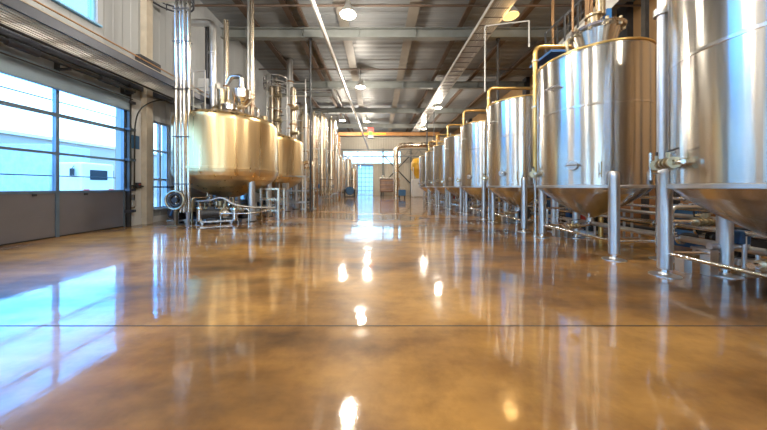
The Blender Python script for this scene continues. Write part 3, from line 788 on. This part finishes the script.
for x, y in ((-.45,-.1),(0,-.2),(.5,-.3)): MB().cyl((x,y,-.15),(x,y,1.72),.025).obj('post', M['tray'], rl)
# top pipework across kettle
tw = thing('dome_pipework', 'tangle of brass and steel pipework across the near kettle dome', 'pipework', (-6.18, 10.6, 4.2))
MB().tube([(-.9,.3,.0),(-.9,.3,.55),(.95,.3,.55),(.95,.3,.05)], .04, bend=.12).obj('arch_pipe', M['pipe'], tw)
parts(MB().tube([(-.5,-.5,.0),(-.5,-.5,.35),(.9,-.5,.35),(1.1,-.3,.8)], .035, bend=.1), 'lower_pipe', M['brass'], tw)
add_valve(tw, (.1,.3,.55), (1,0,0), 1.6); add_valve(tw, (.55,-.5,.35), (1,0,0), 1.5); add_valve(tw, (-.2,-.5,.35), (1,0,0), 1.5); add_valve(tw, (.95,.3,.3), (0,0,1), 1.5, 'pipe')
# four pipe bundle
bu = thing('pipe_bundle', 'bundle of four shiny vertical pipes in front of the near kettle', 'pipe bundle', (-6.62, 8.45, 0))
for k in range(4):
    x = -.20+k*.135; y = .03*(k%2)
    parts(MB().tube([(x,y,.45),(x,y,7.55),(x-.12,y+.15,7.75),(x-.9+k*.1,y+.3,7.8)], .055, n=16, bend=.25), 'pipe', M['pipe'], bu)
for z in (1.4, 3.0, 4.6, 6.2, 7.3):
    parts(MB().box(-.28,.28,-.07,-.055,z-.015,z+.015).box(-.28,.28,.09,.105,z-.015,z+.015), 'clamp', M['canopy'], bu, False)
parts(MB().box(-.22,-.15,-.02,.05,0,.45).box(.15,.22,-.02,.05,0,.45), 'stand', M['leg'], bu, False)
rg = thing('ring_rail', 'dark curved ring of pipes near the roof atop the pipe bundle', 'ring pipe', (-7.45, 8.9, 8.0))
for z in (0, .18, .36): parts(MB().torus((0,0,z), .72, .03, n=36), 'ring', M['canopy'], rg)
mb = MB()
for k in range(8):
    t = 2*PI*k/8; mb.cyl((.72*math.cos(t),.72*math.sin(t),-.05),(.72*math.cos(t),.72*math.sin(t),.45),.02)
parts(mb, 'spacer', M['canopy'], rg)
MB().beam((-.72,0,.18),(-.85,0,.18),.06,.06).obj('wall_arm', M['canopy'], rg, False)

# clutter in front of the kettle
hr = thing('hose_ring', 'round brass hose ring standing before the near kettle', 'hose ring', (-6.75, 8.30, 0))
parts(MB().torus((0,0,.86), .30, .035, 'y', n=40), 'ring', M['brass'], hr)
MB().torus((0,.06,.86), .2, .05, 'y', n=32).obj('hose', M['rubber'], hr)
parts(MB().beam((0,.05,0),(0,.05,.58),.08,.08).box(-.2,.2,-.12,.2,0,.03), 'stand', M['brass'], hr, False)
MB().cyl((-.0,-.02,.86),(0,.35,.86),.09,n=20).obj('hub', M['dark_metal'], hr)
for i, (x, y, h) in enumerate(((-6.2, 8.7, .62), (-5.95, 9.1, .5), (-5.15, 9.0, .55), (-4.95, 9.9, .6))):
    t = thing('filter_vessel', ['upright steel filter canister right of the hose ring', 'short steel filter canister behind the front kettle pump', 'upright steel filter canister before the kettle leg', 'upright steel filter canister beside the kettle leg'][i], 'filter', (x, y, 0), 'filter canisters at the near kettle')
    MB().lathe([(.0001,.08),(.09,.1),(.10,.14),(.10,h-.05),(.08,h),(.0001,h+.02)], n=24).obj('body', M['pipe'], t)
    parts(MB().cyl((0,0,h-.12),(0,0,h-.08),.12,n=24).cyl((0,0,h),(0,0,h+.12),.02), 'clamp', M['brass'], t)
    mb = MB()
    for k in range(3):
        a = 2*PI*k/3; mb.cyl((.09*math.cos(a),.09*math.sin(a),.14),(.12*math.cos(a),.12*math.sin(a),0),.014)
    mb.obj('tripod', M['leg'], t)
fp = thing('floor_pipework', 'low loops of pipe on the floor in front of the near kettle', 'pipework', (-5.9, 8.9, 0))
MB().tube([(-1.2,.3,.75),(-.2,.1,.80),(.35,.0,.95),(.8,.0,.65),(1.3,.3,.55),(1.9,.9,.5)], .028, bend=.2).obj('arched_hose', M['tray'], fp)
parts(MB().tube([(-1.0,.2,.5),(1.2,.2,.5),(1.2,.2,0)], .035, bend=.1).tube([(.3,.0,0),(.3,0,.35),(1.4,.1,.35),(1.4,1.2,.35)], .03, bend=.1), 'low_pipe', M['pipe'], fp)
parts(MB().tube([(-.8,.1,0),(-.8,.1,.9),(-.5,.5,.9),(-.5,.5,1.3)], .035, bend=.1).tube([(.1,.3,0),(.1,.3,.75)], .04), 'riser', M['brass'], fp)
MB().tube([(-1.4,-.1,.3),(-1.1,-.1,1.1),(-.55,.15,1.75)], .035, bend=.15).obj('diagonal_riser', M['motor_blue'], fp)
for p, a in (((-.4,.2,.5),(1,0,0)), ((.3,.2,.5),(1,0,0)), ((.8,.2,.5),(1,0,0)), ((.1,.3,.6),(0,0,1)), ((-.8,.1,.6),(0,0,1))): add_valve(fp, p, a, 1.9, 'brass')
# rack of stands beside/below kettles
def frame(name, lb, loc, w, d, h, levels, mat, cat='stand'):
    t = thing(name, lb, cat, loc)
    for x in (-w/2, w/2):
        for y in (-d/2, d/2): MB().box(x-.035,x+.035,y-.035,y+.035,0,h).obj('leg', M[mat], t, False)
    for z in levels:
        mb = MB().box(-w/2,w/2,-d/2-.02,-d/2+.02,z-.03,z+.03).box(-w/2,w/2,d/2-.02,d/2+.02,z-.03,z+.03)
        mb.box(-w/2-.02,-w/2+.02,-d/2,d/2,z-.03,z+.03).box(w/2-.02,w/2+.02,-d/2,d/2,z-.03,z+.03).obj('cross_rail', M[mat], t, False)
    return t
frame('pipe_stand', 'beige square stand right of the near kettle leg', (-4.35, 10.35, 0), .7, .6, 1.25, (.35,.8,1.22), 'tall_tank')
frame('pipe_stand', 'tall thin steel frame in front of the second kettle', (-4.45, 13.2, 0), 1.5, .9, 1.9, (.5,1.1,1.85), 'leg')
frame('pipe_stand', 'brown steel frame beneath the tall left columns', (-5.0, 16.6, 0), 1.6, 1.4, 2.6, (.8,1.7,2.55), 'bracket')
ub = thing('bent_pipe', 'upside-down U pipe at the right side of the second kettle', 'pipe', (-4.05, 14.6, 0))
MB().tube([(-.35,0,.0),(-.35,0,2.75),(.3,0,2.75),(.3,0,0)], .10, n=20, bend=.35).obj('u_bend', M['tall_tank'], ub)
parts(MB().cyl((-.35,0,1.2),(-.35,0,1.26),.15).cyl((.3,0,1.2),(.3,0,1.26),.15).cyl((-.35,0,0),(-.35,0,.04),.16).cyl((.3,0,0),(.3,0,.04),.16), 'flange', M['leg'], ub)

# tall column cluster left, with a ring platform
def column(lb, x, y, r, z0, z1, mat, rings, cat='column'):
    t = thing('column_still', lb, cat, (x, y, 0), 'tall columns behind the kettles')
    MB().lathe([(.0001,z0),(r,z0),(r,z1-.1),(r*.7,z1),(.0001,z1+.02)], n=32).obj('shaft', M[mat], t)
    mb = MB()
    for k in range(rings):
        z = z0+(z1-z0)*(k+1)/(rings+1); mb.cyl((0,0,z-.03),(0,0,z+.03),r*1.3,n=28)
    parts(mb, 'flange', M['bracket'], t)
    MB().lathe([(.0001,0),(r*1.2,0),(r*1.2,.04),(r*.6,.05),(r*.6,z0),(.0001,z0)], n=24).obj('base', M['leg'], t)
    return t
column('beige column left of the ring platform behind the near kettle', -7.15, 16.9, .20, .5, 8.1, 'tall_tank', 4)
column('beige column through the ring platform behind the near kettle', -6.72, 16.8, .22, .5, 8.3, 'tall_tank', 3)
column('tall blue-grey column right of the ring platform, reaching the roof', -5.95, 16.9, .20, .5, 9.95, 'leg', 5)
column('beige column just right of the tall blue-grey column', -5.62, 16.6, .2, .5, 7.9, 'tall_tank', 5)
column('slim silver column left of the tall left tank group', -5.2, 17.9, .12, .5, 7.2, 'leg', 3)
rp = thing('ring_platform', 'round railed platform high on the columns behind the near kettle', 'platform', (-6.85, 16.85, 8.2))
parts(MB().torus((0,0,0), .78, .04, n=36).torus((0,0,.35), .78, .03, n=36).torus((0,0,-.35), .78, .03, n=36), 'ring', M['leg'], rp)
mb = MB()
for k in range(12):
    t = 2*PI*k/12; mb.cyl((.78*math.cos(t),.78*math.sin(t),-.35),(.78*math.cos(t),.78*math.sin(t),.35),.018)
parts(mb, 'upright', M['dark_metal'], rp)
parts(MB().beam((-.78,0,0),(.78,0,0),.05,.05).beam((0,-.78,0),(0,.78,0),.05,.05), 'spoke', M['leg'], rp, False)
lf = thing('lattice_frame', 'lattice of thin horizontal rails joining the left columns', 'frame', (-5.9, 16.2, 0))
mb = MB()
for z in (4.8, 5.6, 6.4, 7.2, 8.0): mb.cyl((-1.3,0,z),(1.2,0,z),.03,n=8)
parts(mb, 'rail', M['tray'], lf)
for x in (-1.3, 0, 1.2): MB().cyl((x,0,0),(x,0,8.3),.035,n=10).obj('post', M['leg'], lf)
for x, z in ((-.6,5.6),(.5,6.4),(.5,4.8),(-.6,7.2)): add_valve(lf, (x,0,z), (1,0,0), 2.6)
# upright pipe manifolds with headers, between the column cluster and the tall tanks
for i, (x, y, h, n_, lb) in enumerate(((-4.75, 15.9, 3.1, 5, 'rack of five short upright pipes before the column cluster'), (-4.9, 18.4, 4.2, 4, 'rack of four upright pipes in front of the first tall left tank'),
        (-4.3, 21.0, 2.4, 5, 'rack of five low upright pipes at the foot of the tall left tanks'), (-5.3, 12.9, 1.5, 4, 'rack of four short pipes under the second kettle'))):
    t = thing('pipe_manifold', lb, 'pipework', (x, y, 0), 'upright pipe racks on the left')
    for k in range(n_):
        MB().cyl((-.45+k*.22,0,0),(-.45+k*.22,0,h*(1-.07*(k%3))),.035,n=12).obj('pipe', M['tall_tank' if k%2 else 'leg'], t)
        add_valve(t, (-.45+k*.22,0,.9+.12*(k%2)), (0,0,1), 1.5)
    for z in (.35, h*.55, h*.8): MB().cyl((-.6,-.05,z),(.6,-.05,z),.03,n=10).obj('header', M['pipe'], t)
    MB().cbox((.5,-.02,1.35),(.22,.14,.3)).obj('actuator', M['motor_blue' if i == 1 else 'grey_plastic'], t, False, .02)
# tall tanks left
TT = [(-5.75, 19.3, .46, 6.9, 'tall warm steel tank first beyond the column cluster'), (-5.55, 21.6, .40, 7.6, 'tall slender steel tank left of the brightest tall one'),
      (-5.25, 23.3, .42, 8.05, 'brightest tall steel tank left of the aisle'), (-4.85, 25.9, .48, 8.35, 'tallest steel tank left of the aisle'),
      (-5.0, 28.6, .48, 6.0, 'medium steel tank beyond the tallest left tank'), (-4.9, 31.0, .5, 5.2, 'medium steel tank with pipes farther along the left row'),
      (-4.75, 33.2, .5, 5.0, 'distant steel tank near the end of the left row'), (-4.2, 35.2, .55, 5.3, 'farthest steel tank of the left row'),
      (-3.3, 34.0, .42, 3.9, 'small pale tank beside the end of the left row')]
for x, y, r, zt, lb in TT:
    t = thing('tall_tank', lb, 'tank', (x, y, 0), 'tall slender tanks on the left')
    MB().lathe([(r,.75),(r,zt-.25),(r*.9,zt-.1),(r*.5,zt),(.0001,zt+.02)], n=40, cap=False).obj('shell', M['tall_tank'], t)
    MB().lathe([(.06,.4),(r*.5,.55),(r,.76)], n=32, cap=False).obj('cone', M['tall_tank'], t)
    mb = MB()
    for z in (1.0, zt*.6): mb.lathe([(r+.001,z-.04),(r+.02,z-.03),(r+.02,z+.03),(r+.001,z+.04)], n=40, cap=False)
    parts(mb, 'band', M['leg'], t)
    for k in range(3):
        a = 2*PI*k/3-.5; MB().cyl((r*.96*math.cos(a),r*.96*math.sin(a),0),(r*.96*math.cos(a),r*.96*math.sin(a),1.2),.05).obj('leg', M['leg'], t)
    MB().tube([(r*1.35,-.1,.3),(r*1.35,-.1,zt+.3),(0,-.1,zt+.3),(0,0,zt)], .04, bend=.15).obj('side_pipe', M['pipe'], t)
    MB().lathe([(.0001,zt),(.1,zt),(.1,zt+.15),(.0001,zt+.18)], n=16).obj('top_port', M['brass'], t)
pf = thing('skirt_platform', 'low round beige platform at the foot of the tallest left tanks', 'platform', (-5.05, 24.6, 0))
MB().box(-.9,.9,-2.0,2.0,.60,.70).obj('deck', M['tall_tank'], pf, False, .02)
for x in (-.8,.8):
    for y in (-1.9,1.9): MB().cyl((x,y,0),(x,y,.6),.05).obj('leg', M['leg'], pf)
pf['label'] = 'low beige platform at the foot of the tallest left tanks'
gp = thing('pipe_gallery', 'grey pipe gallery beam above the tall left tanks', 'gallery', (-4.6, 20.0, 8.65))
MB().box(-3.7,.9,-.1,.1,-.12,.12).obj('beam', M['beam'], gp, False)
for x in (-2.6,-1.0,.6): MB().cyl((x,0,.1),(x,0,.53),.02).obj('hanger_rod', M['dark_metal'], gp)
for z in (.28,.5): parts(MB().cyl((-3.6,0,z),(.9,0,z),.035), 'pipe', M['leg'], gp)

# ------------------------------------------------------------------ far end
cr = thing('bridge_crane', 'orange crane girder spanning the far end of the hall', 'crane', (0, 31.0, 7.85))
MB().box(-4.9,7.6,-.12,.12,-.20,.20).box(-4.9,7.6,-.2,.2,.18,.22).box(-4.9,7.6,-.2,.2,-.22,-.18).obj('girder', M['orange'], cr, False)
MB().box(-2.2,1.0,-.14,-.122,-.06,.10).obj('light_strip', M['amber_strip'], cr, False)
MB().box(-1.25,-.55,-.42,.2,-.55,-.2).obj('hoist', M['grey_plastic'], cr, False, .03)
MB().cbox((-.9,-.36,-.02),(.55,.3,.36)).obj('exit_light', M['green_lamp'], cr, False)
MB().box(-1.3,-.5,-.2,.2,.22,.8).obj('trolley', M['red'], cr, False, .03)
for x in (-4.8, 7.5): MB().box(x-.12,x+.12,-.12,.12,-7.85,-.3).obj('column', M['orange'], cr, False)
tr = thing('far_truss', 'grey steel truss in front of the far wall', 'truss', (0, 38.2, 6.35))
mb = MB().box(-8,10,-.06,.06,.6,.75).box(-8,10,-.06,.06,-.45,-.3)
for k in range(12):
    x = -8+k*1.5; mb.beam((x,0,-.35),(x+.75,0,.65),.07,.07).beam((x+.75,0,.65),(x+1.5,0,-.35),.07,.07)
mb.obj('truss', M['beam'], tr, False)
for x in (-7.9, 9.9): MB().box(x-.1,x+.1,-.1,.1,-6.35,.6).obj('post', M['beam'], tr, False)
xb = thing('cross_brace', 'large X of steel bracing on the far wall', 'bracing', (3.0, 39.6, 0))
parts(MB().beam((-2.1,0,1.9),(2.1,0,6.3),.12,.16).beam((-2.1,.1,6.3),(2.1,.1,1.9),.12,.16), 'brace', M['dark_metal'], xb, False)
for x in (-2.2, 2.2): MB().box(x-.12,x+.12,-.1,.3,0,7.4).obj('column', M['beam'], xb, False)
vt = thing('brown_vat', 'long brown metal vat on legs at the end of the aisle', 'vat', (1.55, 36.0, 0))
MB().box(-1.3,1.5,-.8,.8,.55,2.5).obj('body', M['box_brown'], vt, False, .15)
MB().box(-1.4,1.6,-.9,.9,2.5,2.65).cyl((-.8,0,2.65),(-.8,0,3.0),.25,n=20).obj('lid', M['tall_tank'], vt, False, .03)
mb = MB()
for z in (1.0, 1.6, 2.2): mb.cyl((-1.4,-.85,z),(1.6,-.85,z),.04)
parts(mb, 'rail', M['bracket'], vt)
for x in (-1.1, 1.3):
    for y in (-.6, .6): MB().box(x-.08,x+.08,y-.08,y+.08,0,.56).obj('leg', M['dark_metal'], vt, False)
ud = thing('arched_duct', 'beige duct arching over at the far right of the aisle', 'duct', (0, 30.0, 0))
MB().tube([(P(396,187,30).x,0,0),(P(396,187,30).x,0,6.3),(P(440,187,30).x,0,6.4)], .30, n=24, bend=.9).obj('duct', M['tall_tank'], ud)
x = P(396,187,30).x
parts(MB().cyl((x,0,0),(x,0,.08),.42,n=24).cyl((x,0,3.0),(x,0,3.08),.36,n=24), 'flange', M['leg'], ud)
ye = thing('grain_hopper', 'yellow hopper machine on a frame at the far right', 'hopper', (P(418,187,32).x, 32.0, 0))
MB().lathe([(.25,2.4),(.9,3.6),(.9,4.3),(.6,4.9),(.0001,5.0)], n=28).obj('hopper_body', M['yellow'], ye)
for sx in (-.7,.7):
    for sy in (-.7,.7): MB().beam((sx,sy,0),(sx,sy,3.8),.1,.1).obj('leg', M['white'], ye, False)
MB().box(-.8,.8,-.74,.7,.1,2.3).obj('cabinet', M['white'], ye, False, .05)
bf = thing('floor_fan', 'dark blue round drum fan standing before the far door', 'fan', (P(349,187,34).x+.2, 33.0, 0), None, .3)
MB().cyl((0,-.25,.8),(0,.25,.8),.55,n=32).obj('housing', M['motor_blue'], bf)
parts(MB().torus((0,-.27,.8),.53,.04,'y',n=32).torus((0,-.27,.8),.35,.02,'y',n=32).torus((0,-.27,.8),.2,.02,'y',n=24), 'grille', M['dark_metal'], bf)
parts(MB().box(-.7,-.6,-.3,.3,0,1.0).box(.6,.7,-.3,.3,0,1.0).box(-.7,.7,-.3,.3,0,.08), 'stand', M['dark_metal'], bf, False)
bl = thing('blue_cart', 'small bright blue cart at the foot of the arched duct', 'cart', (2.75, 28.6, 0))
MB().box(-.4,.4,-.3,.3,.3,1.0).obj('bin', M['motor_blue'], bl, False, .04)
for x in (-.3,.3):
    for y in (-.2,.2): MB().cyl((x-.04,y,.14),(x+.04,y,.14),.14,n=16).beam((x,y,.14),(x,y,.32),.04,.04).obj('wheel', M['rubber'], bl)
MB().tube([(-.35,.3,.9),(-.35,.45,1.2),(.35,.45,1.2),(.35,.3,.9)], .02, bend=.05).obj('push_bar', M['leg'], bl)

# ------------------------------------------------------------------ sky
w = bpy.data.worlds.new('World'); S.world = w; w.use_nodes = True; nt = w.node_tree
bg = nt.nodes['Background']; bg.inputs['Strength'].default_value = 9.0
tc = N(nt, 'ShaderNodeTexCoord'); sp = N(nt, 'ShaderNodeSeparateXYZ'); nt.links.new(tc.outputs['Generated'], sp.inputs[0])
col = ramp(nt, sp.outputs['Z'], [(0,(.45,.50,.55)), (.20,(.36,.53,.68)), (.27,(.08,.42,1.0)), (.5,(.10,.42,.95)), (.75,(.36,.48,.60))])
nt.links.new(col, bg.inputs['Color'])

# ------------------------------------------------------------------ camera
cam = bpy.data.cameras.new('camera'); co = bpy.data.objects.new('camera', cam); C.objects.link(co)
co.location = (0, 0, 1.3); co.rotation_euler = (PI/2, 0, 0)
cam.sensor_width = 36; cam.lens = F/767*36; cam.shift_x = 5.5/767; cam.shift_y = -28/767
cam.clip_start = .05; cam.clip_end = 500
S.camera = co
vs = S.view_settings; vs.view_transform = 'Standard'; vs.look = 'None'; vs.gamma = 1; vs.use_curve_mapping = False; vs.exposure = 0.15
S.cycles.use_denoising = True
S.cycles.max_bounces = 8; S.cycles.diffuse_bounces = 4; S.cycles.glossy_bounces = 5; S.cycles.transparent_max_bounces = 12
S.cycles.sample_clamp_indirect = 6
S.cycles.caustics_reflective = False; S.cycles.caustics_refractive = False
